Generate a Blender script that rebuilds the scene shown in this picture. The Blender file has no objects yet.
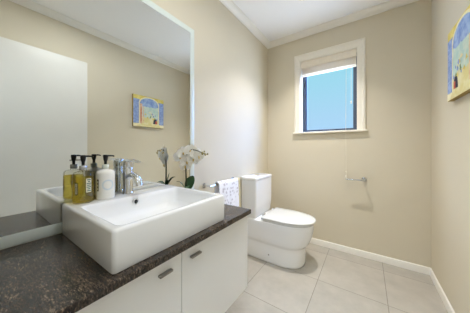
import bpy, bmesh, math, random
from mathutils import Vector, Matrix
random.seed(7)
PI = math.pi
SC = bpy.context.scene
COL = SC.collection

# ---------------------------------------------------------------- camera
W, D, H = 1.511, 2.281, 2.42            # room width (x), depth (y), ceiling height
cam_d = bpy.data.cameras.new('camera')
cam = bpy.data.objects.new('camera', cam_d); COL.objects.link(cam)
cam.location = (1.06, 0.0, 1.08)
cam.rotation_euler = (PI/2, 0, 0.605)
cam_d.sensor_width = 36
cam_d.lens = 190.59/470*36
cam_d.shift_y = -8.6/470
cam_d.clip_start = 0.02
SC.camera = cam

# ---------------------------------------------------------------- world (daylight sky: brighter overhead)
world = bpy.data.worlds.new('sky'); SC.world = world; world.use_nodes = True
wn, wl = world.node_tree.nodes, world.node_tree.links
wn.clear()
tc = wn.new('ShaderNodeTexCoord'); sp = wn.new('ShaderNodeSeparateXYZ'); rp = wn.new('ShaderNodeValToRGB')
bg = wn.new('ShaderNodeBackground'); wo = wn.new('ShaderNodeOutputWorld')
wl.new(tc.outputs['Generated'], sp.inputs[0]); 
SKY = 1.0
def ramp(node, stops):
    E = node.color_ramp.elements
    E[0].position, E[0].color = stops[0][0], (*stops[0][1], 1)
    E[1].position, E[1].color = stops[-1][0], (*stops[-1][1], 1)
    for p_, c_ in stops[1:-1]: E.new(p_).color = (*c_, 1)
zz = wn.new('ShaderNodeMapRange'); zz.inputs['From Min'].default_value = -1; zz.inputs['From Max'].default_value = 1
wl.new(sp.outputs['Z'], zz.inputs['Value'])
GROUND_FILL = (7.0, 8.0, 9.8)                       # added glow below the horizon, out of view, to lift the ceiling
ramp(rp, [(0, (6.2, 7.0, 8.5)), (.36, (6.2, 7.0, 8.5)), (.47, (2.4, 2.8, 3.5)), (.50, (.36, .54, .74)), (.57, (.34, .53, .68)), (.70, (.26, .55, .62)), (.81, (9, 10.5, 13))])  # lowest stops carry the added ground glow on the window side
# unseen sky towards +x is boosted to light the left wall through the window
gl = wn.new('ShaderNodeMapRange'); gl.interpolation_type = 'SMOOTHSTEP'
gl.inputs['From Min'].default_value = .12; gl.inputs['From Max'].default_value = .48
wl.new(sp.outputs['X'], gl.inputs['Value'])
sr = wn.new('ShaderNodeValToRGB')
ramp(sr, [(0, GROUND_FILL), (.46, GROUND_FILL), (.52, (1.3, 2.9, 7.6)), (.75, (5, 11, 27))])
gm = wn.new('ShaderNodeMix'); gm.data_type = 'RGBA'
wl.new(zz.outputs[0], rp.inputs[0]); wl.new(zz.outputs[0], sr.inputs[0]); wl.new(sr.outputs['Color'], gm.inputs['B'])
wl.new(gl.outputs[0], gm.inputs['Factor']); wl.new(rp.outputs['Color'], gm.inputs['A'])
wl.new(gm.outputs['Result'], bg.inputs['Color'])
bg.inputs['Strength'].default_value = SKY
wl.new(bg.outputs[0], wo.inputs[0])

# ---------------------------------------------------------------- room downlight and added fill lights
def area(name, loc, size, power, color, shape='DISK', rot=(0, 0, 0), spread=PI, size_y=None):
    d = bpy.data.lights.new(name, 'AREA'); d.shape = shape; d.size = size
    if size_y: d.size_y = size_y
    d.energy = power; d.color = color; d.spread = spread
    o = bpy.data.objects.new(name, d); COL.objects.link(o); o.location = loc; o.rotation_euler = rot
    return o
LAMP_A = (0.60, 1.72); LAMP_FILL = (0.80, 0.60)
WARM = (1.0, .97, .93)
area('downlight_and_fill', (*LAMP_A, 2.405), .035, 6.6, WARM, spread=1.7)
area('downlight_and_fill', (*LAMP_FILL, 2.405), .05, 7.8, (.92, .96, 1), spread=3.05)  # second lamp is added, out of view, as wide fill for the upper walls
area('hall_fill_light', (1.06, -.75, 2.35), .9, 15.0, (.72, .86, 1), 'SQUARE')  # added unseen hall light, fills the room through the doorway

SC.view_settings.view_transform = 'Standard'
SC.view_settings.look = 'None'
SC.view_settings.exposure = 0.44
SC.view_settings.gamma = 1.0
SC.view_settings.use_curve_mapping = False
SC.cycles.use_denoising = True
SC.cycles.max_bounces = 14
SC.cycles.diffuse_bounces = 8
SC.cycles.glossy_bounces = 6
SC.cycles.transmission_bounces = 10
SC.cycles.transparent_max_bounces = 12
SC.cycles.sample_clamp_indirect = 6
SC.cycles.caustics_reflective = False
SC.cycles.caustics_refractive = False

# ---------------------------------------------------------------- materials
def lin(r, g, b):
    f = lambda c: (c/255/12.92) if c/255 <= .04045 else ((c/255+.055)/1.055)**2.4
    return (f(r), f(g), f(b), 1)
def mat(name, rgb, rough=.5, metal=0.0, var=.04, scale=8, bump=0.0, bscale=60, coat=0.0, trans=0.0, ior=1.45, emit=None, sss=0.0):
    m = bpy.data.materials.new(name); m.use_nodes = True
    n, l = m.node_tree.nodes, m.node_tree.links
    b = n['Principled BSDF']
    b.inputs['Roughness'].default_value = rough; b.inputs['Metallic'].default_value = metal
    b.inputs['Coat Weight'].default_value = coat; b.inputs['Transmission Weight'].default_value = trans
    b.inputs['IOR'].default_value = ior
    c = lin(*rgb)
    t = n.new('ShaderNodeTexCoord')
    if var:
        x = n.new('ShaderNodeTexNoise'); x.inputs['Scale'].default_value = scale; x.inputs['Detail'].default_value = 4
        r = n.new('ShaderNodeValToRGB')
        r.color_ramp.elements[0].position = .3; r.color_ramp.elements[1].position = .7
        r.color_ramp.elements[0].color = tuple(v*(1-var) for v in c[:3]) + (1,)
        r.color_ramp.elements[1].color = tuple(min(1, v*(1+var)) for v in c[:3]) + (1,)
        l.new(t.outputs['Object'], x.inputs['Vector']); l.new(x.outputs['Fac'], r.inputs[0]); l.new(r.outputs['Color'], b.inputs['Base Color'])
    else:
        b.inputs['Base Color'].default_value = c
    if bump:
        x = n.new('ShaderNodeTexNoise'); x.inputs['Scale'].default_value = bscale; x.inputs['Detail'].default_value = 3
        u = n.new('ShaderNodeBump'); u.inputs['Strength'].default_value = bump; u.inputs['Distance'].default_value = .002
        l.new(t.outputs['Object'], x.inputs['Vector']); l.new(x.outputs['Fac'], u.inputs['Height']); l.new(u.outputs[0], b.inputs['Normal'])
    if emit:
        b.inputs['Emission Color'].default_value = (*WARM, 1); b.inputs['Emission Strength'].default_value = emit
    return m
M = {}
M['wall'] = mat('beige_paint', (213, 204, 183), .75, var=.012, scale=3, bump=.05, bscale=180)
M['hall'] = mat('hall_paint', (222, 216, 204), .8, var=.01)
M['ceil'] = mat('ceiling_paint', (247, 247, 248), .85, var=.008, scale=3)
M['trim'] = mat('white_gloss_trim', (238, 235, 228), .35, var=.01)
M['wtrim'] = mat('cream_window_trim', (236, 230, 216), .4, var=.01)
M['door'] = mat('white_door_paint', (228, 226, 220), .4, var=.008)
M['ceramic'] = mat('white_vitreous_china', (240, 240, 240), .08, var=.004, coat=.3)
M['seat'] = mat('white_seat_plastic', (216, 216, 214), .18, var=.004)
M['lacquer'] = mat('white_lacquer', (241, 240, 238), .22, var=.006)
M['gap'] = mat('dark_gap', (70, 66, 60), .7)
M['chrome'] = mat('chrome', (225, 227, 230), .06, 1.0, var=.01)
M['steel'] = mat('brushed_steel', (150, 147, 144), .32, 1.0, var=.05, scale=40)
M['alu'] = mat('dark_window_aluminium', (66, 74, 88), .4, .3, var=.03)
M['frame'] = mat('white_mirror_frame', (214, 222, 216), .25, var=.01)
M['blind'] = mat('cream_blind_slat', (232, 222, 204), .5, var=.03, scale=30)
M['cord'] = mat('cord', (232, 226, 210), .7, var=.02)
M['black'] = mat('black_plastic', (18, 18, 18), .3, var=.05)
M['stem'] = mat('orchid_stem_green', (38, 46, 26), .5, var=.15, scale=40)
M['leaf'] = mat('orchid_leaf_green', (44, 78, 44), .35, var=.2, scale=25)
M['petal'] = mat('white_petal', (246, 244, 238), .6, var=.02, scale=60)
def translucent(m, f):
    n, l = m.node_tree.nodes, m.node_tree.links; b = n['Principled BSDF']; o = n['Material Output']
    t = n.new('ShaderNodeBsdfTranslucent'); x = n.new('ShaderNodeMixShader'); x.inputs[0].default_value = f
    l.new(b.inputs['Base Color'].links[0].from_socket, t.inputs['Color']); l.new(b.outputs[0], x.inputs[1]); l.new(t.outputs[0], x.inputs[2]); l.new(x.outputs[0], o.inputs['Surface'])
translucent(M['petal'], .55)
M['lip'] = mat('yellow_flower_centre', (206, 176, 92), .6, var=.2, scale=90)
M['bud'] = mat('olive_bud', (150, 138, 78), .6, var=.25, scale=90)
M['pot'] = mat('white_pot', (226, 222, 214), .3, var=.02)
M['moss'] = mat('moss', (74, 66, 44), .9, var=.3, scale=90, bump=.6)
M['white_soap'] = mat('white_bottle', (240, 239, 234), .2, var=.006)
M['hole'] = mat('dark_overflow_hole', (26, 28, 32), .5)
M['lens'] = mat('lamp_lens', (255, 250, 240), .4, var=0, emit=6.0)
M['canvas_edge'] = mat('canvas_edge', (168, 146, 92), .8, var=.15, scale=30)

def clear_mat(name, tint, gloss=.05, rough=.03, edge=.6):
    m = bpy.data.materials.new(name); m.use_nodes = True
    n, l = m.node_tree.nodes, m.node_tree.links; n.clear()
    o = n.new('ShaderNodeOutputMaterial'); a = n.new('ShaderNodeBsdfTransparent'); g = n.new('ShaderNodeBsdfGlossy')
    f = n.new('ShaderNodeLayerWeight'); f.inputs['Blend'].default_value = .15; x = n.new('ShaderNodeMixShader')
    mu = n.new('ShaderNodeMath'); mu.operation = 'MULTIPLY_ADD'; mu.inputs[1].default_value = edge; mu.inputs[2].default_value = gloss
    a.inputs['Color'].default_value = tint; g.inputs['Roughness'].default_value = rough
    l.new(f.outputs['Fresnel'], mu.inputs[0]); l.new(mu.outputs[0], x.inputs[0]); l.new(a.outputs[0], x.inputs[1]); l.new(g.outputs[0], x.inputs[2]); l.new(x.outputs[0], o.inputs[0])
    return m
M['pane'] = clear_mat('window_glass', (.95, .98, 1, 1), .0, .03, .08)
M['bottle'] = clear_mat('clear_bottle', (.97, .97, .94, 1), .05)
def amber():
    m = bpy.data.materials.new('amber_soap'); m.use_nodes = True
    n, l = m.node_tree.nodes, m.node_tree.links; n.clear()
    o = n.new('ShaderNodeOutputMaterial'); a = n.new('ShaderNodeBsdfTransparent'); g = n.new('ShaderNodeBsdfTranslucent'); d = n.new('ShaderNodeBsdfDiffuse')
    x = n.new('ShaderNodeMixShader'); y = n.new('ShaderNodeMixShader')
    t = n.new('ShaderNodeTexCoord'); z = n.new('ShaderNodeTexNoise'); z.inputs['Scale'].default_value = 25
    r = n.new('ShaderNodeValToRGB'); r.color_ramp.elements[0].color = lin(250, 222, 70); r.color_ramp.elements[1].color = lin(255, 242, 130)
    l.new(t.outputs['Object'], z.inputs['Vector']); l.new(z.outputs['Fac'], r.inputs[0])
    for s in (g, d): l.new(r.outputs['Color'], s.inputs['Color'])
    a.inputs['Color'].default_value = (1, .93, .47, 1)
    y.inputs[0].default_value = .3; l.new(g.outputs[0], y.inputs[1]); l.new(d.outputs[0], y.inputs[2])
    x.inputs[0].default_value = .24; l.new(a.outputs[0], x.inputs[1]); l.new(y.outputs[0], x.inputs[2]); l.new(x.outputs[0], o.inputs[0])
    return m
M['amber'] = amber()
def mirror_mat():
    m = bpy.data.materials.new('silvered_mirror'); m.use_nodes = True
    n, l = m.node_tree.nodes, m.node_tree.links; n.clear()
    o = n.new('ShaderNodeOutputMaterial'); g = n.new('ShaderNodeBsdfGlossy'); g.inputs['Roughness'].default_value = 0.0
    g.inputs['Color'].default_value = (.80, .82, .80, 1); l.new(g.outputs[0], o.inputs[0])
    return m
M['mirror'] = mirror_mat()
def math_node(n, l, op, a, b=None):
    x = n.new('ShaderNodeMath'); x.operation = op
    for i, v in enumerate((a, b)):
        if v is None: continue
        if isinstance(v, (int, float)): x.inputs[i].default_value = v
        else: l.new(v, x.inputs[i])
    return x.outputs[0]
def tile_mat():
    m = bpy.data.materials.new('floor_tiles'); m.use_nodes = True
    n, l = m.node_tree.nodes, m.node_tree.links; b = n['Principled BSDF']
    g = n.new('ShaderNodeNewGeometry'); s = n.new('ShaderNodeSeparateXYZ'); l.new(g.outputs['Position'], s.inputs[0])
    ds = []; ids = []
    for ax, off in (('X', .73), ('Y', 1.67)):
        v = math_node(n, l, 'DIVIDE', math_node(n, l, 'ADD', s.outputs[ax], .45*20-off), .45)
        fr = math_node(n, l, 'FRACT', v); ids.append(math_node(n, l, 'FLOOR', v))
        ds.append(math_node(n, l, 'ABSOLUTE', math_node(n, l, 'SUBTRACT', fr, .5)))
    grout = math_node(n, l, 'GREATER_THAN', math_node(n, l, 'MAXIMUM', ds[0], ds[1]), .5-.0045)
    wnz = n.new('ShaderNodeTexWhiteNoise'); cb = n.new('ShaderNodeCombineXYZ'); l.new(ids[0], cb.inputs[0]); l.new(ids[1], cb.inputs[1]); l.new(cb.outputs[0], wnz.inputs['Vector'])
    x = n.new('ShaderNodeTexNoise'); x.inputs['Scale'].default_value = 6; x.inputs['Detail'].default_value = 6; x.inputs['Roughness'].default_value = .65
    l.new(g.outputs['Position'], x.inputs['Vector'])
    r = n.new('ShaderNodeValToRGB'); r.color_ramp.elements[0].position = .3; r.color_ramp.elements[1].position = .72
    r.color_ramp.elements[0].color = lin(168, 163, 153); r.color_ramp.elements[1].color = lin(186, 180, 170)
    fac = math_node(n, l, 'ADD', x.outputs['Fac'], math_node(n, l, 'MULTIPLY', math_node(n, l, 'SUBTRACT', wnz.outputs['Value'], .5), .15))
    l.new(fac, r.inputs[0])
    c = n.new('ShaderNodeMix'); c.data_type = 'RGBA'; c.inputs['B'].default_value = lin(128, 122, 112)
    l.new(grout, c.inputs['Factor']); l.new(r.outputs['Color'], c.inputs['A']); l.new(c.outputs['Result'], b.inputs['Base Color'])
    b.inputs['Roughness'].default_value = .38
    u = n.new('ShaderNodeBump'); u.invert = True; u.inputs['Distance'].default_value = .001; u.inputs['Strength'].default_value = .4
    l.new(grout, u.inputs['Height']); l.new(u.outputs[0], b.inputs['Normal'])
    return m
M['tile'] = tile_mat()
def granite():
    m = bpy.data.materials.new('brown_black_stone'); m.use_nodes = True
    n, l = m.node_tree.nodes, m.node_tree.links; b = n['Principled BSDF']
    g = n.new('ShaderNodeTexCoord'); mp = n.new('ShaderNodeMapping'); mp.inputs['Rotation'].default_value = (0, 0, .75); mp.inputs['Scale'].default_value = (.8, 2.6, 1)
    l.new(g.outputs['Object'], mp.inputs['Vector'])
    a = n.new('ShaderNodeTexNoise'); a.inputs['Scale'].default_value = 95; a.inputs['Detail'].default_value = 8; a.inputs['Roughness'].default_value = .75
    v = n.new('ShaderNodeTexNoise'); v.inputs['Scale'].default_value = 16; v.inputs['Detail'].default_value = 4
    for t in (a, v): l.new(mp.outputs[0], t.inputs['Vector'])
    r = n.new('ShaderNodeValToRGB'); E = r.color_ramp.elements
    E[0].position = .41; E[0].color = lin(16, 13, 12); E[1].position = .66; E[1].color = lin(158, 138, 117)
    q = E.new(.485); q.color = lin(46, 38, 33); q = E.new(.555); q.color = lin(76, 65, 55)
    f = math_node(n, l, 'ADD', math_node(n, l, 'MULTIPLY', a.outputs['Fac'], .86), math_node(n, l, 'MULTIPLY', v.outputs['Fac'], .14))
    l.new(f, r.inputs[0]); l.new(r.outputs['Color'], b.inputs['Base Color']); b.inputs['Roughness'].default_value = .2; b.inputs['IOR'].default_value = 1.48
    return m
M['stone'] = granite()
def towel_mat():
    m = bpy.data.materials.new('patterned_towel'); m.use_nodes = True
    n, l = m.node_tree.nodes, m.node_tree.links; b = n['Principled BSDF']
    g = n.new('ShaderNodeTexCoord'); v = n.new('ShaderNodeTexVoronoi'); v.inputs['Scale'].default_value = 30; v.inputs['Randomness'].default_value = .8
    z = n.new('ShaderNodeTexNoise'); z.inputs['Scale'].default_value = 70
    mp = n.new('ShaderNodeMapping'); mp.inputs['Scale'].default_value = (.15, 1, 1); l.new(g.outputs['Object'], mp.inputs['Vector'])
    for t in (v, z): l.new(mp.outputs[0], t.inputs['Vector'])
    f = math_node(n, l, 'ADD', v.outputs['Distance'], math_node(n, l, 'MULTIPLY', math_node(n, l, 'SUBTRACT', z.outputs['Fac'], .5), .7))
    r = n.new('ShaderNodeValToRGB'); E = r.color_ramp.elements
    E[0].position = .16; E[0].color = lin(196, 188, 190); E[1].position = .42; E[1].color = lin(240, 238, 239)
    l.new(f, r.inputs[0]); l.new(r.outputs['Color'], b.inputs['Base Color']); b.inputs['Roughness'].default_value = .9
    return m
M['towel'] = towel_mat()
M['hem'] = mat('beige_towel_border', (206, 190, 142), .9, var=.05, scale=60)

# ---------------------------------------------------------------- mesh helpers
def obj(name, bm, m, parent=None, smooth=None, mats=None):
    bmesh.ops.recalc_face_normals(bm, faces=bm.faces)
    me = bpy.data.meshes.new(name); bm.to_mesh(me); bm.free()
    for x in (mats or [m]): me.materials.append(M[x] if isinstance(x, str) else x)
    if smooth:
        me.polygons.foreach_set('use_smooth', [True]*len(me.polygons))
        me.set_sharp_from_angle(angle=math.radians(smooth))
    o = bpy.data.objects.new(name, me); COL.objects.link(o)
    if parent:
        o.parent = parent
        o.matrix_parent_inverse = Matrix.Translation(-wloc(parent))
    return o
def wloc(o):                         # world place of a parent: roots stand at their location, their parts at the origin
    return o.location.copy() if o.parent is None else Vector((0, 0, 0))
def thing(name, label, cat, loc, group=None):
    o = bpy.data.objects.new(name, None); COL.objects.link(o); o.location = loc; o.empty_display_size = .05
    return tag(o, label, cat, group)
def tag(o, label, cat, group=None):
    o['label'] = label; o['category'] = cat
    if group: o['group'] = group
    return o
def struct(o):
    o['kind'] = 'structure'; return o
def box(bm, x0, x1, y0, y1, z0, z1, bev=0.0, seg=2):
    r = bmesh.ops.create_cube(bm, size=1)
    vs = r['verts']
    for v in vs:
        v.co = Vector((x0+(v.co.x+.5)*(x1-x0), y0+(v.co.y+.5)*(y1-y0), z0+(v.co.z+.5)*(z1-z0)))
    if bev:
        es = list({e for v in vs for e in v.link_edges})
        bmesh.ops.bevel(bm, geom=es, offset=bev, segments=seg, profile=.5, affect='EDGES')
    return bm
def B(*a, **k):
    return box(bmesh.new(), *a, **k)
def rings(bm, rs, cap0=True, cap1=True, closed=True):
    L = [[bm.verts.new(p) for p in r] for r in rs]
    n = len(L[0])
    for a, b in zip(L, L[1:]):
        for i in range(n if closed else n-1):
            j = (i+1) % n
            bm.faces.new((a[i], a[j], b[j], b[i]))
    if cap0: bm.faces.new(L[0])
    if cap1: bm.faces.new(L[-1])
    return L
def lathe(bm, prof, c=(0, 0, 0), n=32, sx=1, sy=1):
    return rings(bm, [[Vector((c[0]+r*sx*math.cos(2*PI*i/n), c[1]+r*sy*math.sin(2*PI*i/n), c[2]+z)) for i in range(n)] for r, z in prof])
def tube(bm, pts, rad, n=12, flat=1.0, up=(0, 0, 1)):
    pts = [Vector(p) for p in pts]; rs = []
    for i, p in enumerate(pts):
        t = (pts[min(i+1, len(pts)-1)] - pts[max(i-1, 0)]).normalized()
        u = Vector(up)
        if abs(t.dot(u)) > .95: u = Vector((1, 0, 0)) if abs(t.x) < .9 else Vector((0, 1, 0))
        s = t.cross(u).normalized(); w = s.cross(t).normalized()
        r = rad[i] if isinstance(rad, (list, tuple)) else rad
        fl = flat[i] if isinstance(flat, (list, tuple)) else flat
        rs.append([p + s*r*math.cos(2*PI*k/n) + w*r*fl*math.sin(2*PI*k/n) for k in range(n)])
    rings(bm, rs); return bm
def T(*a, **k):
    return tube(bmesh.new(), *a, **k)
def smoothpath(pts, n=6):
    pts = [Vector(p) for p in pts]; out = []
    P = [pts[0]*2-pts[1]] + pts + [pts[-1]*2-pts[-2]]
    for i in range(1, len(P)-2):
        for k in range(n):
            t = k/n; a, b, c, d = P[i-1:i+3]
            out.append(.5*((2*b)+(c-a)*t+(2*a-5*b+4*c-d)*t*t+(3*b-a-3*c+d)*t**3))
    out.append(pts[-1]); return out
def rrect(x0, x1, y0, y1, r, z, n=6):
    out = []
    for cx, cy, a0 in ((x1-r, y1-r, 0), (x0+r, y1-r, PI/2), (x0+r, y0+r, PI), (x1-r, y0+r, 1.5*PI)):
        for i in range(n+1):
            a = a0+PI/2*i/n; out.append(Vector((cx+r*math.cos(a), cy+r*math.sin(a), z)))
    return out

# ---------------------------------------------------------------- the room
def wallbox(name, *a, m='wall', holes=None):
    return struct(obj(name, B(*a), m))
struct(obj('floor', B(-.8, 2.4, -1.7, D+.16, -.06, 0), 'tile'))
struct(obj('ceiling', B(-.8, 2.4, -1.7, D+.16, H, H+.06), 'ceil'))
wallbox('wall_left', -.12, 0, 0, D+.15, 0, H)
wallbox('wall_right', W, W+.12, 0, D+.15, 0, H)
OX0, OX1, OZ0, OZ1 = .414, .984, 1.262, 2.096        # window opening
bm = bmesh.new()
box(bm, 0, OX0, D, D+.15, 0, H); box(bm, OX1, W, D, D+.15, 0, H); box(bm, OX0, OX1, D, D+.15, 0, OZ0-.02); box(bm, OX0, OX1, D, D+.15, OZ1, H)
struct(obj('wall_back', bm, 'wall'))
bm = bmesh.new()
box(bm, -.12, .66, -.1, 0, 0, H); box(bm, 1.49, W+.12, -.1, 0, 0, H); box(bm, .66, 1.49, -.1, 0, 2.05, H)
struct(obj('wall_front', bm, 'wall'))
wallbox('wall_hall_far', -.8, 2.4, -1.7, -1.6, 0, H, m='hall')
wallbox('wall_hall_left', -.8, -.7, -1.6, -.1, 0, H, m='hall')
wallbox('wall_hall_right', 2.3, 2.4, -1.6, -.1, 0, H, m='hall')
bm = bmesh.new()
box(bm, -.7, -.12, -.1, 0, 0, H); box(bm, W+.12, 2.3, -.1, 0, 0, H)
struct(obj('wall_hall_near', bm, 'hall'))
# door lining in the doorway behind the viewer
bm = bmesh.new()
box(bm, .66, .68, -.1, 0, 0, 2.03); box(bm, 1.47, 1.49, -.1, 0, 0, 2.03); box(bm, .66, 1.49, -.1, 0, 2.03, 2.05)
struct(obj('trim_1', bm, 'trim'))

# cornice: one cove profile run round the room
PROF = [(.002, -.056), (.010, -.056), (.012, -.048), (.024, -.042), (.036, -.032), (.044, -.020), (.047, -.012), (.056, -.010), (.056, -.001), (.002, -.001)]
def cornice(name, p0, p1, inward, a0, a1):
    bm = bmesh.new(); p0, p1, nrm = Vector(p0), Vector(p1), Vector(inward); t = (p1-p0).normalized()
    rings(bm, [[p0+nrm*d+t*(d*a0)+Vector((0, 0, H+z)) for d, z in PROF], [p1+nrm*d-t*(d*a1)+Vector((0, 0, H+z)) for d, z in PROF]])
    return struct(obj(name, bm, 'trim', smooth=25))
cornice('trim_2', (0, 0, 0), (0, D, 0), (1, 0, 0), 1, 1)
cornice('trim_3', (0, D, 0), (W, D, 0), (0, -1, 0), 1, 1)
cornice('trim_4', (W, D, 0), (W, 0, 0), (-1, 0, 0), 1, 1)
cornice('trim_5', (W, 0, 0), (0, 0, 0), (0, 1, 0), 1, 1)
# baseboards
def skirt(name, p0, p1, inward, a0, a1):
    bm = bmesh.new(); p0, p1, nrm = Vector(p0), Vector(p1), Vector(inward); t = (p1-p0).normalized()
    pr = [(.001, 0), (.013, 0), (.013, .050), (.010, .058), (.001, .061)]
    rings(bm, [[p0+nrm*d+t*(d*a0)+Vector((0, 0, z)) for d, z in pr], [p1+nrm*d-t*(d*a1)+Vector((0, 0, z)) for d, z in pr]])
    return struct(obj(name, bm, 'trim', smooth=25))
skirt('baseboard_back', (0, D, 0), (W, D, 0), (0, -1, 0), 1, 1)
skirt('baseboard_right', (W, D, 0), (W, 0.001, 0), (-1, 0, 0), 1, 0)
skirt('baseboard_left', (0, 0.001, 0), (0, D, 0), (1, 0, 0), 0, 1)

# window -------------------------------------------------------------
win = struct(obj('window_1', B(.34, 1.066, D-.035, D+.105, OZ0-.019, OZ0, bev=.003), 'wtrim'))
FY = D+.10
bm = bmesh.new()                                     # moulded architrave: left, right, top
ax0, ax1, az1, tw = .351, 1.050, 2.166, .063
def arch_strip(bm, a, b, c, d):
    def ring(outer, inner):
        o, i = Vector(outer), Vector(inner)
        f = [(0, -.001), (0, -.016), (.12, -.020), (.3, -.020), (.42, -.015), (.85, -.011), (1, -.009), (1, -.001)]
        return [o.lerp(i, s)+Vector((0, y, 0)) for s, y in f]
    rings(bm, [ring(a, c), ring(b, d)])
arch_strip(bm, (ax0, D, OZ0), (ax0, D, az1), (ax0+tw, D, OZ0), (ax0+tw, D, az1-tw-.007))
arch_strip(bm, (ax1, D, OZ0), (ax1, D, az1), (ax1-tw-.003, D, OZ0), (ax1-tw-.003, D, az1-tw-.007))
arch_strip(bm, (ax0, D, az1), (ax1, D, az1), (ax0+tw, D, az1-tw-.007), (ax1-tw-.003, D, az1-tw-.007))
obj('architrave', bm, 'wtrim', win, smooth=20)
bm = bmesh.new()
box(bm, OX0, OX0+.006, D, FY+.03, OZ0, OZ1); box(bm, OX1-.006, OX1, D, FY+.03, OZ0, OZ1); box(bm, OX0, OX1, D, FY+.03, OZ1-.006, OZ1)
obj('reveal', bm, 'wtrim', win)
bm = bmesh.new(); f0, f1, g0, g1 = OX0+.008, OX1-.007, OZ0+.002, OZ1-.007
box(bm, f0, f0+.045, FY, FY+.03, g0, g1, .002); box(bm, f1-.036, f1, FY, FY+.03, g0, g1, .002)
box(bm, f0+.045, f1-.036, FY, FY+.03, g0, g0+.030, .002); box(bm, f0+.045, f1-.036, FY, FY+.03, g1-.03, g1, .002)
obj('window_frame', bm, 'alu', win)
obj('pane', B(f0+.042, f1-.033, FY+.013, FY+.017, g0+.028, g1-.028), 'pane', win)
obj('window_latch', B(.70, .76, FY-.012, FY, g0+.008, g0+.022, .003), 'alu', win)

# door (open against the right wall, seen in the mirror) --------------
door = struct(obj('door_1', B(1.455, 1.491, .02, .795, .012, 2.008, bev=.002), 'door'))
h = obj('door_handle', T([(1.454, .735, .955), (1.41, .735, .955), (1.405, .725, .955), (1.405, .63, .955)], .008), 'steel', door, smooth=40)
h = obj('hinge', B(1.457, 1.489, .004, .019, 1.75, 1.84), 'steel', door)
h = obj('hinge', B(1.457, 1.489, .004, .019, .2, .29), 'steel', door)

# ---------------------------------------------------------------- downlights
def downlight(x, y, label, group):
    t = thing('downlight', label, 'light', (x, y, H), group)
    bm = bmesh.new(); lathe(bm, [(.056, -.001), (.056, -.004), (.050, -.008), (.045, -.008), (.042, -.004), (.042, -.001)], (x, y, H), 40)
    obj('trim_ring', bm, 'trim', t, smooth=40)
    bm = bmesh.new(); lathe(bm, [(.041, -.001), (.041, -.004), (.02, -.006), (.002, -.0065)], (x, y, H), 32)
    obj('lens', bm, 'lens', t, smooth=40)
downlight(*LAMP_A, 'recessed ceiling downlight in front of the toilet', 'ceiling downlights')
downlight(*LAMP_FILL, 'added fill downlight beside the vanity, out of view', 'ceiling downlights')

# ---------------------------------------------------------------- vanity
CZ = .722
van = thing('vanity_unit', 'white floating vanity cabinet with two flat doors on left wall', 'cabinet', (0, .48, .264))
bm = bmesh.new()
box(bm, .002, .462, .004, .947, .266, .6955)
obj('body', bm, 'lacquer', van)
obj('end_panel', B(.002, .483, .9485, .964, .264, .6955, .0015), 'lacquer', van)
for y0, y1, hy0, hy1 in ((.006, .4775, .378, .430), (.4805, .947, .519, .572)):
    d = obj('door', B(.465, .483, y0, y1, .264, .693, .0015), 'lacquer', van)
    bm = bmesh.new()
    box(bm, .4832, .4995, hy0, hy1, .6440, .6525, .003)
    obj('handle', bm, 'steel', d, smooth=30)
bm = bmesh.new(); box(bm, .002, .506, .004, .968, CZ-.0245, CZ, .003, 2)
ct = obj('countertop', bm, 'stone'); tag(ct, 'dark brown speckled stone countertop on the white vanity', 'countertop')

# mirror ---------------------------------------------------------------
mir = thing('mirror', 'large wall mirror in white frame above the stone counter', 'mirror', (0, .5, CZ+.002))
MY0, MY1, MZ0, MZ1 = .004, .994, CZ+.001, 1.955
obj('mirror_glass', B(.002, .0035, MY0+.03, MY1-.037, MZ0+.042, MZ1-.037), 'mirror', mir)
def frame_bar(bm, a, b, c, d):       # outer a-b, inner c-d
    def ring(o, i):
        o, i = Vector(o), Vector(i)
        f = [(0, .001), (0, .004), (.12, .0055), (.75, .0055), (1, .0045), (1, .001)]
        return [o.lerp(i, s)+Vector((x, 0, 0)) for s, x in f]
    rings(bm, [ring(a, c), ring(b, d)])
bm = bmesh.new()
oc = [(0, MY0, MZ0), (0, MY1, MZ0), (0, MY1, MZ1), (0, MY0, MZ1)]
ic = [(0, MY0+.032, MZ0+.044), (0, MY1-.039, MZ0+.044), (0, MY1-.039, MZ1-.039), (0, MY0+.032, MZ1-.039)]
for i in range(4):
    j = (i+1) % 4; frame_bar(bm, oc[i], oc[j], ic[i], ic[j])
obj('frame', bm, 'frame', mir, smooth=20)

# ---------------------------------------------------------------- basin
BX0, BX1, BY0, BY1, BZ = .0065, .477, .243, .757, .848
bas = thing('basin', 'white rectangular vessel basin sitting on the stone countertop', 'sink', (.24, .5, CZ))
bm = bmesh.new(); z0 = CZ+.0005
def rr(inset, z, r): return rrect(BX0+inset, BX1-inset, BY0+inset, BY1-inset, r, z)
ix0, ix1, iy0, iy1 = .128, .454, .268, .733
def ri(inset, z, r): return rrect(ix0+inset, ix1-inset, iy0+inset, iy1-inset, r, z)
rings(bm, [rr(.003, z0, .012), rr(.0005, z0+.0012, .012), rr(0, z0+.003, .012), rr(0, BZ-.010, .012), rr(.0015, BZ-.004, .012), rr(.005, BZ-.0008, .011), rr(.010, BZ, .010),
           ri(-.004, BZ, .024), ri(0, BZ-.0012, .023), ri(.0035, BZ-.005, .022), ri(.006, BZ-.02, .022), ri(.013, BZ-.068, .026), ri(.022, BZ-.084, .03), ri(.04, BZ-.092, .04), ri(.10, BZ-.097, .03)])
obj('bowl', bm, 'ceramic', bas, smooth=50)
bm = bmesh.new()                     # overflow on the rear inner face, axis x
def disc_x(bm, c, prof, n=24):
    rings(bm, [[Vector((c[0]+d, c[1]+r*math.cos(2*PI*i/n), c[2]+r*math.sin(2*PI*i/n))) for i in range(n)] for r, d in prof])
OV = (.136, .487, .821)
disc_x(bm, OV, [(.0135, -.003), (.0135, .003), (.0115, .005), (.009, .004), (.009, -.003)])
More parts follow.
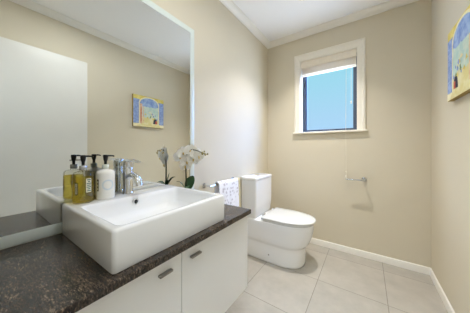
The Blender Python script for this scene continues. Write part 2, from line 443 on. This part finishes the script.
ov = obj('overflow_ring', bm, 'chrome', bas, smooth=40)
bm = bmesh.new(); disc_x(bm, OV, [(.0088, -.002), (.0088, .0022)])
obj('overflow_hole', bm, 'hole', ov)
bm = bmesh.new(); lathe(bm, [(.030, -.001), (.030, .002), (.026, .004), (.01, .005), (.002, .005)], (.287, .50, BZ-.0968), 32)
obj('drain', bm, 'chrome', bas, smooth=40)

# ---------------------------------------------------------------- faucet
fx, fy = .055, .491
fau = thing('faucet', 'chrome single lever mixer tap on the rear of the basin', 'tap', (fx, fy, BZ))
bm = bmesh.new(); lathe(bm, [(.027, .0005), (.027, .004), (.0245, .008), (.0235, .012), (.0235, .128), (.0215, .132), (.004, .133)], (fx, fy, BZ), 32)
obj('body', bm, 'chrome', fau, smooth=40)
sp_ = smoothpath([(fx+.010, fy, BZ+.080), (fx+.042, fy, BZ+.098), (fx+.078, fy, BZ+.090), (fx+.100, fy, BZ+.070), (fx+.110, fy, BZ+.050)], 6)
nn = len(sp_)
obj('spout', T(sp_, [.020-.005*i/nn for i in range(nn)], 16, .68), 'chrome', fau, smooth=50)
bm = bmesh.new(); lathe(bm, [(.0240, .134), (.0250, .138), (.0250, .158), (.023, .170), (.014, .176), (.002, .177)], (fx, fy, BZ), 32)
lv = smoothpath([(fx-.010, fy, BZ+.164), (fx+.03, fy, BZ+.169), (fx+.07, fy, BZ+.168), (fx+.118, fy, BZ+.161)], 5); nn = len(lv)
tube(bm, lv, [.0235-.011*(i/nn) for i in range(nn)], 14, [.52-.30*i/nn for i in range(nn)])
obj('lever', bm, 'chrome', fau, smooth=50)

# ---------------------------------------------------------------- soap dispensers
def dispenser(x, y, label, liquid, group, rot):
    t = thing('soap_dispenser', label, 'soap bottle', (x, y, BZ), group)
    c = (x, y, BZ+.0005)
    prof = [(.033, 0), (.036, .002), (.0375, .006), (.0375, .112), (.0365, .121), (.031, .128), (.020, .132), (.0125, .134), (.0120, .146)]
    bm = bmesh.new(); lathe(bm, prof, c, 40)
    bt = obj('bottle', bm, 'bottle' if liquid else 'white_soap', t, smooth=50)
    if liquid:
        bm = bmesh.new(); lathe(bm, [(.031, .004), (.0345, .005), (.0355, .009), (.0355, .106), (.002, .1065)], c, 40)
        obj('liquid_soap', bm, 'amber', bt, smooth=50)
    bm = bmesh.new(); lathe(bm, [(.0130, .137), (.0135, .138), (.0135, .154), (.0120, .156), (.004, .1565)], c, 28)
    obj('collar', bm, 'clear_collar' if liquid else 'frame', t, smooth=40)
    bm = bmesh.new(); lathe(bm, [(.0055, .155), (.0058, .170), (.0085, .178), (.0105, .192), (.0105, .197), (.009, .200), (.002, .201)], c, 24)
    dx, dy = math.cos(rot), math.sin(rot)
    tube(bm, [(x, y, BZ+.196), (x+dx*.018, y+dy*.018, BZ+.1965), (x+dx*.030, y+dy*.030, BZ+.195), (x+dx*.034, y+dy*.034, BZ+.192)], [.0052, .0048, .004, .0035], 12, .8)
    obj('pump', bm, 'black', t, smooth=45)
    return t, bt, c
def curved_patch(bm, c, r, a0, a1, z0, z1, n=8, mi=0):
    A = [[bm.verts.new((c[0]+r*math.cos(a0+(a1-a0)*i/n), c[1]+r*math.sin(a0+(a1-a0)*i/n), c[2]+z)) for z in (z0, z1)] for i in range(n+1)]
    for p, q in zip(A, A[1:]):
        f = bm.faces.new((p[0], q[0], q[1], p[1])); f.material_index = mi
M['clear_collar'] = mat('silver_collar', (196, 198, 200), .25, .7, var=.02)
M['lab_dark'] = mat('dark_label_ink', (74, 74, 58), .5, var=.05)
M['lab_pale'] = mat('pale_label', (226, 222, 196), .5, var=.03)
M['lab_teal'] = mat('teal_label_ink', (70, 104, 96), .5, var=.1)
M['lab_ice'] = mat('ice_blue_label_print', (212, 222, 228), .4, var=.05, scale=60)
t, bt, c = dispenser(.063, .301, 'clear pump bottle of amber soap on the basin', True, None, 1.25)
aim = math.atan2(-.301, 1.06-.063)            # direction from bottle to the viewer's side of the room
bm = bmesh.new()                                # small dark label with three pale letters
a = aim-.62; curved_patch(bm, c, .0382, a-.16, a+.16, .038, .088, 6, 0)
for zz in (.044, .059, .074):
    curved_patch(bm, c, .0385, a-.085, a-.04, zz, zz+.010, 2, 1); curved_patch(bm, c, .0385, a+.04, a+.085, zz, zz+.010, 2, 1)
    curved_patch(bm, c, .0385, a-.085, a+.085, zz+.0085, zz+.0105, 3, 1); curved_patch(bm, c, .0385, a-.085, a+.085, zz-.001, zz+.0015, 3, 1)
obj('label', bm, None, bt, mats=['lab_dark', 'lab_pale'])
bm = bmesh.new(); a = aim+.52                   # larger printed panel of fine lines
curved_patch(bm, c, .0382, a-.27, a+.27, .046, .104, 6, 1)
for i in range(7):
    w_ = (.20, .15, .22, .18, .23, .12, .2)[i]
    curved_patch(bm, c, .0385, a-w_, a+w_, .050+i*.0076, .0545+i*.0076, 4, 0)
obj('label', bm, None, bt, mats=['lab_teal', 'lab_pale'])
t, bt, c = dispenser(.070, .383, 'opaque white pump bottle between amber bottle and tap', False, None, 1.25)
aim = math.atan2(-.383, 1.06-.070)
bm = bmesh.new(); a = aim-.85
curved_patch(bm, c, .0380, a-.13, a+.13, .040, .092, 6, 0)
for zz in (.046, .061, .076):
    curved_patch(bm, c, .0383, a-.07, a+.07, zz, zz+.008, 3, 1)
obj('label', bm, None, bt, mats=['lab_dark', 'lab_pale'])
bm = bmesh.new(); a = aim+.25                   # pale ring print
for i in range(20):
    q0, q1 = 2*PI*i/20, 2*PI*(i+1)/20
    P = []
    for q, r in ((q0, .017), (q1, .017), (q1, .024), (q0, .024)):
        an = a+r*math.cos(q)/.038; P.append(bm.verts.new((c[0]+.0381*math.cos(an), c[1]+.0381*math.sin(an), c[2]+.066+r*math.sin(q))))
    bm.faces.new(P)
obj('label', bm, 'lab_ice', bt)

# ---------------------------------------------------------------- orchid
orx, ory = .110, .828
orc = thing('potted_orchid', 'small white moth orchid in a pot behind the basin', 'plant', (orx, ory, CZ))
bm = bmesh.new(); lathe(bm, [(.030, .0005), (.033, .003), (.040, .085), (.041, .092), (.038, .092), (.036, .080), (.004, .080)], (orx, ory, CZ), 32)
obj('pot', bm, 'pot', orc, smooth=40)
bm = bmesh.new(); lathe(bm, [(.0355, .080), (.035, .084), (.02, .088), (.003, .089)], (orx, ory, CZ), 24)
obj('moss', bm, 'moss', orc, smooth=60)
stem = smoothpath([(orx, ory, .806), (.108, .827, .88), (.106, .826, .97), (.112, .826, 1.03), (.140, .828, 1.065), (.185, .834, 1.066), (.225, .846, 1.052), (.262, .858, 1.040)], 6)
obj('stem', T(stem, [.0052-.0036*i/len(stem) for i in range(len(stem))], 8), 'stem', orc, smooth=60)
def leaf(base, tip, width, sag, twist):
    bm = bmesh.new(); b, t = Vector(base), Vector(tip); d = t-b; s = d.cross(Vector((0, 0, 1)))
    s = (s.normalized() if s.length > 1e-4 else Vector((1, 0, 0)))
    s = Matrix.Rotation(twist, 3, d.normalized()) @ s
    up = s.cross(d).normalized(); rs = []
    for i in range(11):
        u = i/10; p = b+d*u+Vector((0, 0, sag*math.sin(PI*u)))
        w = width*(math.sin(PI*min(.97, u*.86+.12))**.7)*(1-.25*u)
        rs.append([p-s*w-up*-.10*w, p-up*.12*w, p+s*w-up*-.10*w, p+s*w*.97-up*(-.10*w+.0012), p-up*(.12*w+.0012), p-s*w*.97-up*(-.10*w+.0012)])
    rings(bm, rs); return bm
obj('leaf', leaf((.113, .832, .815), (.128, .868, .898), .033, .010, 1.0), 'leaf', orc, smooth=60)
obj('leaf', leaf((.106, .824, .812), (.045, .800, .862), .014, .02, .3), 'leaf', orc, smooth=60)
obj('leaf', leaf((.108, .832, .812), (.062, .872, .875), .012, .02, .5), 'leaf', orc, smooth=60)
obj('leaf', leaf((.113, .824, .812), (.165, .790, .835), .018, .018, .2), 'leaf', orc, smooth=60)
def flower(p, facing, size, roll=0):
    p = Vector(p); n = Vector(facing).normalized()
    u = n.cross(Vector((0, 0, 1))).normalized(); v = u.cross(n).normalized()
    bm = bmesh.new()
    def petal(ang, L, Wd, off, cup):
        ca, sa = math.cos(ang+roll), math.sin(ang+roll)
        r = u*ca+v*sa; s = -u*sa+v*ca; rs = []
        for i in range(8):
            f = i/7; w = Wd*(math.sin(PI*(f*.88+.08))**.75); q = p+r*L*f+n*(off+cup*f*f*L)
            rs.append([q-s*w+n*.12*w, q-s*w*.5, q, q+s*w*.5, q+s*w+n*.12*w, q+s*w*.5-n*.0009, q-n*.0009, q-s*w*.5-n*.0009])
        rings(bm, rs)
    for a in (PI/2, PI/2+2.15, PI/2-2.15): petal(a, size*.52, size*.21, 0, .12)
    for a in (.16, PI-.16): petal(a, size*.55, size*.36, .0016, -.08)
    fl = obj('flower', bm, 'petal', orc, smooth=70)
    bm = bmesh.new()
    q = p+n*.006
    tube(bm, [p+n*.001, p+n*.009-v*.002, p+n*.013-v*.009, p+n*.010-v*.016], [size*.045, size*.06, size*.06, size*.02], 10)
    obj('flower_centre', bm, 'lip', fl, smooth=60)
for P, F, S, R in [((.075, .806, 1.020), (1, -.75, -.05), .062, .1), ((.098, .812, 1.048), (.9, -.8, .3), .060, -.2),
                   ((.118, .822, .992), (1, -.55, -.2), .062, .15), ((.108, .820, .965), (.8, -.9, -.35), .056, -.1),
                   ((.150, .826, 1.062), (.7, -.9, .35), .064, .2), ((.175, .846, 1.046), (1, -.35, .2), .058, -.3),
                   ((.168, .832, 1.010), (.8, -.9, -.1), .058, .3), ((.205, .842, 1.028), (.9, -.6, -.2), .046, 0)]:
    flower(P, F, S*1.28, R)
for P, r in (((.232, .848, 1.046), .0075), ((.250, .853, 1.040), .0062), ((.264, .859, 1.043), .0052), ((.243, .852, 1.058), .005)):
    bm = bmesh.new(); bmesh.ops.create_uvsphere(bm, u_segments=14, v_segments=10, radius=1)
    for v in bm.verts: v.co = Vector((v.co.x*r, v.co.y*r, v.co.z*r*1.3))+Vector(P)
    obj('bud', bm, 'bud', orc, smooth=60)

# ---------------------------------------------------------------- towel rail and towel
RZ, RX = .784, .075
rail = thing('towel_rail', 'chrome towel rail on the left wall behind the counter', 'towel rail', (0, 1.3, RZ))
obj('rail', T([(RX, 1.085, RZ), (RX, 1.505, RZ)], .0075, 16), 'chrome', rail, smooth=50)
for y in (1.097, 1.487):
    bm = bmesh.new()
    tube(bm, [(.001, y, RZ), (.008, y, RZ)], [.020, .018], 24); tube(bm, [(.004, y, RZ), (RX, y, RZ)], .0075, 14)
    obj('bracket', bm, 'chrome', rail, smooth=40)
def towel_sheet(y0, y1, ny):
    path = []
    zb, zf = .50, .43; rr_ = .018
    for i in range(9): path.append((RX-rr_-.006*(1-i/8), zb+(RZ-zb)*i/8))
    for i in range(1, 8): a = PI-PI*i/8; path.append((RX+rr_*math.cos(a), RZ+rr_*math.sin(a)))
    for i in range(13): path.append((RX+rr_+.010*(i/12)**.6, RZ-(RZ-zf)*i/12))
    g = []
    for j in range(ny+1):
        y = y0+(y1-y0)*j/ny; row = []
        for k_, (x, z) in enumerate(path):
            dpt = max(0, RZ-z); wob = .005*math.sin(y*38+1)*min(1, dpt*5) if x > RX else .0
            row.append((x+abs(wob), y, z+.002*math.sin(y*17)))
        g.append(row)
    return g
def sheet(bm, g, th):
    A = [[Vector(p) for p in r] for r in g]; nj, nk = len(A), len(A[0])
    def nrm(j, k):
        a = A[min(j+1, nj-1)][k]-A[max(j-1, 0)][k]; b = A[j][min(k+1, nk-1)]-A[j][max(k-1, 0)]
        return b.cross(a).normalized()
    rings(bm, [[A[j][k] for k in range(nk)] + [A[j][k]+nrm(j, k)*th for k in reversed(range(nk))] for j in range(nj)])
    return bm
tw_ = obj('hand_towel', sheet(bmesh.new(), towel_sheet(1.170, 1.440, 24), .006), 'towel', smooth=60)
tag(tw_, 'white patterned hand towel hanging on the chrome rail', 'towel')
obj('border', sheet(bmesh.new(), towel_sheet(1.440, 1.468, 3), .0068), 'hem', tw_, smooth=60)['label'] = 'beige border strip'

# ---------------------------------------------------------------- toilet
TY = 1.815
toi = thing('toilet', 'white close coupled toilet with closed lid against left wall', 'toilet', (0, TY, 0))
def dring(x0, tip, hw, z, xs, n=28, pw=2.25, rb=.0):
    """D outline: straight back at x0, straight sides to xs, superelliptic nose to tip"""
    out = []
    for i in range(5): out.append(Vector((x0+(xs-x0)*i/5, TY-hw, z)))
    for i in range(n+1):
        a = -PI/2+PI*i/n
        c_, s_ = math.cos(a), math.sin(a)
        out.append(Vector((xs+(tip-xs)*abs(c_)**(2/pw), TY+hw*math.copysign(abs(s_)**(2/pw), s_), z)))
    for i in range(4, -1, -1): out.append(Vector((x0+(xs-x0)*i/5, TY+hw, z)))
    return out
bm = bmesh.new()
rings(bm, [dring(.004, tip, hw, z, xs) for tip, hw, z, xs in [
    (.584, .156, .0005, .40), (.588, .159, .004, .40), (.589, .159, .02, .40), (.590, .159, .13, .40), (.591, .159, .160, .40), (.597, .162, .172, .40), (.612, .170, .186, .40), (.626, .176, .205, .40), (.643, .180, .245, .40),
    (.656, .182, .29, .40), (.663, .183, .335, .40), (.665, .183, .374, .40), (.662, .181, .382, .40), (.655, .176, .385, .40)]])
obj('pan', bm, 'ceramic', toi, smooth=50)
def slab(x0, tip, hw, z0, z1, xs, r, dome=0.0):
    bm = bmesh.new()
    R = [(r, z0), (r*.3, z0+r*.3), (0, z0+r), (0, z1-r), (r*.3, z1-r*.3), (r, z1), (.08, z1+dome*.7), (.14, z1+dome)]
    rings(bm, [dring(x0+i*(.25 if i > .05 else 1), tip-i, hw-i, z, xs, pw=2.2) for i, z in R]); return bm
seat = obj('seat', slab(.248, .668, .183, .3865, .400, .41, .004), 'seat', toi, smooth=50)
lid = obj('lid', slab(.232, .681, .187, .4015, .424, .41, .007, .003), 'seat', toi, smooth=50)
for y in (TY-.075, TY+.155):
    bm = bmesh.new(); tube(bm, [(.212, y-.018, .408), (.212, y+.018, .408)], .013, 16); box(bm, .202, .222, y-.012, y+.012, .386, .408)
    obj('hinge', bm, 'chrome', toi, smooth=40)
bm = bmesh.new(); tube(bm, [(.30, TY-.1612, .075), (.30, TY-.155, .075)], .007, 16)
obj('fixing_cap', bm, 'steel', toi)
bm = bmesh.new()
CY0, CY1 = TY-.189, TY+.189
def cr(i, z, r=.018, x1=.183): return rrect(.004, x1-i, CY0+i, CY1-i, r, z)
rings(bm, [cr(.024, .3855), cr(.020, .390), cr(.012, .41), cr(.004, .50), cr(.002, .56), cr(.002, .757)])
cis = obj('cistern', bm, 'ceramic', toi, smooth=40)
bm = bmesh.new(); rings(bm, [cr(.004, .7575), cr(.001, .7585), cr(-.001, .761), cr(-.001, .782), cr(.002, .787), cr(.008, .789)])
cl = obj('cistern_lid', bm, 'ceramic', toi, smooth=40)
bm = bmesh.new(); lathe(bm, [(.024, 0), (.024, .004), (.021, .006), (.002, .0065)], (.095, TY, .789), 28, 1, 1.4)
obj('flush_button', bm, 'chrome', toi, smooth=40)

# ---------------------------------------------------------------- toilet roll holder (empty)
hx, hz = 1.036, .768
trh = thing('toilet_roll_holder', 'empty chrome toilet roll holder on the back wall', 'holder', (hx, D, hz))
bm = bmesh.new(); tube(bm, [(hx, D-.001, hz), (hx, D-.006, hz), (hx, D-.010, hz)], [.023, .023, .019], 24)
obj('wall_mount', bm, 'chrome', trh, smooth=40)
pth = [(hx, D-.008, hz), (hx, D-.070, hz)] + [(hx-.012+.012*math.cos(a), D-.070-.012*math.sin(a), hz) for a in (PI/4, PI/2)] + [(hx-.150, D-.082, hz)]
obj('bar', T(pth, .0078, 14), 'chrome', trh, smooth=50)

# ---------------------------------------------------------------- blind
bl = thing('window_blind', 'cream venetian blind raised to the top of the window', 'blind', (.70, D+.03, 2.09))
bx0, bx1 = OX0+.009, OX1-.009
obj('valance', B(bx0, bx1, D+.008, D+.020, 2.012, 2.088, .003), 'blind', bl)
obj('head_rail', B(bx0+.004, bx1-.004, D+.024, D+.066, 2.0085, 2.086), 'blind', bl)
for i in range(12):
    z = 2.004-i*.0060; yj = random.uniform(-.0015, .0015)
    bm = bmesh.new()
    rings(bm, [[Vector((x, D+.017+yj+.025*s, z+.0015*(1-(2*s-1)**2))) for s in (0, .25, .5, .75, 1)] + [Vector((x, D+.017+yj+.025*s, z+.0015*(1-(2*s-1)**2)+.0028)) for s in (1, .75, .5, .25, 0)] for x in (bx0+.004, bx1-.004)])
    obj('slat', bm, 'blind', bl)
obj('bottom_rail', B(bx0+.003, bx1-.003, D+.016, D+.040, 1.917, 1.930, .003), 'blind', bl)
cx_, cy_ = .884, D-.012
bm = T([(cx_, D+.010, 2.014), (cx_, D+.004, 2.0), (cx_, D-.004, 1.9), (cx_, D-.040, 1.30), (cx_, D-.040, 1.2), (cx_+.002, D-.032, .80)], .0016, 6)
pc = obj('pull_cord', bm, 'cord', bl, smooth=60)
bm = bmesh.new()
lathe(bm, [(.002, .0), (.007, -.004), (.0085, -.028), (.006, -.034), (.002, -.035)], (cx_+.002, D-.032, .802), 12)
obj('tassel', bm, 'cord', pc, smooth=50)
bm = bmesh.new(); lathe(bm, [(.002, .0), (.006, -.004), (.006, -.016), (.002, -.02)], (cx_+.002, D-.032, .845), 12)
obj('tassel', bm, 'cord', pc, smooth=50)
bm = T([(.928, D+.010, 2.014), (.928, D+.006, 1.9), (.928, D+.004, 1.56)], .0014, 6)
pc2 = obj('tilt_cord', bm, 'cord', bl, smooth=60)
bm = bmesh.new(); lathe(bm, [(.002, .0), (.006, -.005), (.007, -.026), (.002, -.032)], (.928, D+.004, 1.565), 12)
obj('tassel', bm, 'cord', pc2, smooth=50)

# ---------------------------------------------------------------- painting on the right wall
PY0, PY1, PZ0, PZ1, PX = 1.303, 1.762, 1.372, 1.798, W-.028
pa = thing('canvas_painting', 'small canvas painting of an arched window with blue shutters', 'painting', (W, (PY0+PY1)/2, PZ0))
obj('canvas', B(PX, W-.001, PY0, PY1, PZ0, PZ1, .002), 'canvas_edge', pa)
def paint(name, a, b, sc=22):
    m = bpy.data.materials.new(name); m.use_nodes = True
    n, l = m.node_tree.nodes, m.node_tree.links; bs = n['Principled BSDF']; bs.inputs['Roughness'].default_value = .7
    t_ = n.new('ShaderNodeTexCoord'); x = n.new('ShaderNodeTexNoise'); x.inputs['Scale'].default_value = sc; x.inputs['Detail'].default_value = 4
    r = n.new('ShaderNodeValToRGB'); r.color_ramp.elements[0].position = .38; r.color_ramp.elements[1].position = .64
    r.color_ramp.elements[0].color = lin(*a); r.color_ramp.elements[1].color = lin(*b)
    l.new(t_.outputs['Object'], x.inputs['Vector']); l.new(x.outputs['Fac'], r.inputs[0]); l.new(r.outputs['Color'], bs.inputs['Base Color'])
    return m
PM = [paint('paint_yellow', (222, 196, 84), (236, 220, 132)), paint('paint_shutter', (128, 150, 204), (164, 184, 226), 40), paint('paint_cream', (240, 226, 170), (248, 240, 206)),
      paint('paint_sky', (124, 152, 212), (172, 196, 230)), paint('paint_sea', (188, 216, 208), (220, 230, 214)), paint('paint_sand', (226, 214, 150), (236, 228, 184)),
      paint('paint_peach', (222, 170, 140), (238, 208, 170), 40), paint('paint_dark', (44, 46, 66), (70, 66, 84), 60), paint('paint_green', (110, 140, 84), (150, 170, 110), 60), paint('paint_red', (190, 84, 70), (214, 120, 92), 60)]
bm = bmesh.new(); PW, PH = PY1-PY0, PZ1-PZ0
def poly(pts, mi, layer):            # (u, v) in 0..1, u runs from the door side to the window side
    f = bm.faces.new([bm.verts.new((PX-.0008-.00025*layer, PY0+u*PW, PZ0+v*PH)) for u, v in pts]); f.material_index = mi
def rect(u0, u1, v0, v1, mi, layer): poly([(u0, v0), (u1, v0), (u1, v1), (u0, v1)], mi, layer)
def archpts(u0, u1, v0, vs, vt, n=18):
    return [(u0, v0), (u1, v0)] + [((u0+u1)/2+(u1-u0)/2*math.cos(PI*i/n), vs+(vt-vs)*math.sin(PI*i/n)) for i in range(n+1)]
rect(.005, .995, .005, .995, 0, 0)
rect(.005, .20, .05, .87, 1, 1); rect(.80, .995, .05, .87, 1, 1)
for i in range(9):
    v = .10+i*.08; rect(.03, .17, v, v+.012, 3, 2); rect(.83, .97, v, v+.012, 3, 2)
poly(archpts(.17, .83, .04, .78, .985), 2, 3)
poly(archpts(.20, .80, .09, .74, .95), 3, 4)
rect(.20, .80, .10, .66, 4, 5); poly([(.20, .10), (.80, .10), (.80, .28), (.62, .34), (.40, .30), (.20, .36)], 5, 6)
poly([(.42, .60), (.55, .68), (.66, .64), (.80, .70), (.80, .60)], 4, 6)
rect(.20, .27, .10, .74, 6, 7); rect(.30, .325, .12, .66, 6, 7); rect(.22, .245, .16, .60, 9, 8)
rect(.005, .995, .005, .10, 2, 8); poly([(.10, .005), (.90, .005), (.80, .10), (.22, .10)], 5, 9)
poly([(.62, .12), (.73, .12), (.75, .24), (.70, .30), (.64, .26)], 7, 10); rect(.70, .76, .12, .22, 9, 11)
for i in range(14):
    u, v = .42+.34*random.random(), .26+.2*random.random(); s = .018+.02*random.random()
    poly([(u-s, v), (u, v-s), (u+s, v), (u, v+s*1.4)], random.choice([8, 0, 1, 8]), 12+i*.1)
poly([(.46, .48), (.50, .46), (.56, .47), (.52, .52)], 2, 13); poly([(.34, .40), (.40, .38), (.38, .46)], 0, 13)
obj('picture', bm, None, pa, mats=PM)
# added hall fixture for the fill light, behind the viewer
hl = thing('hall_fill_lamp', 'added square fill lamp on the hall ceiling, out of view', 'light', (1.06, -.75, H))
obj('fill_lamp_housing', B(.60, 1.52, -1.21, -.29, 2.36, 2.419, .004), 'trim', hl)
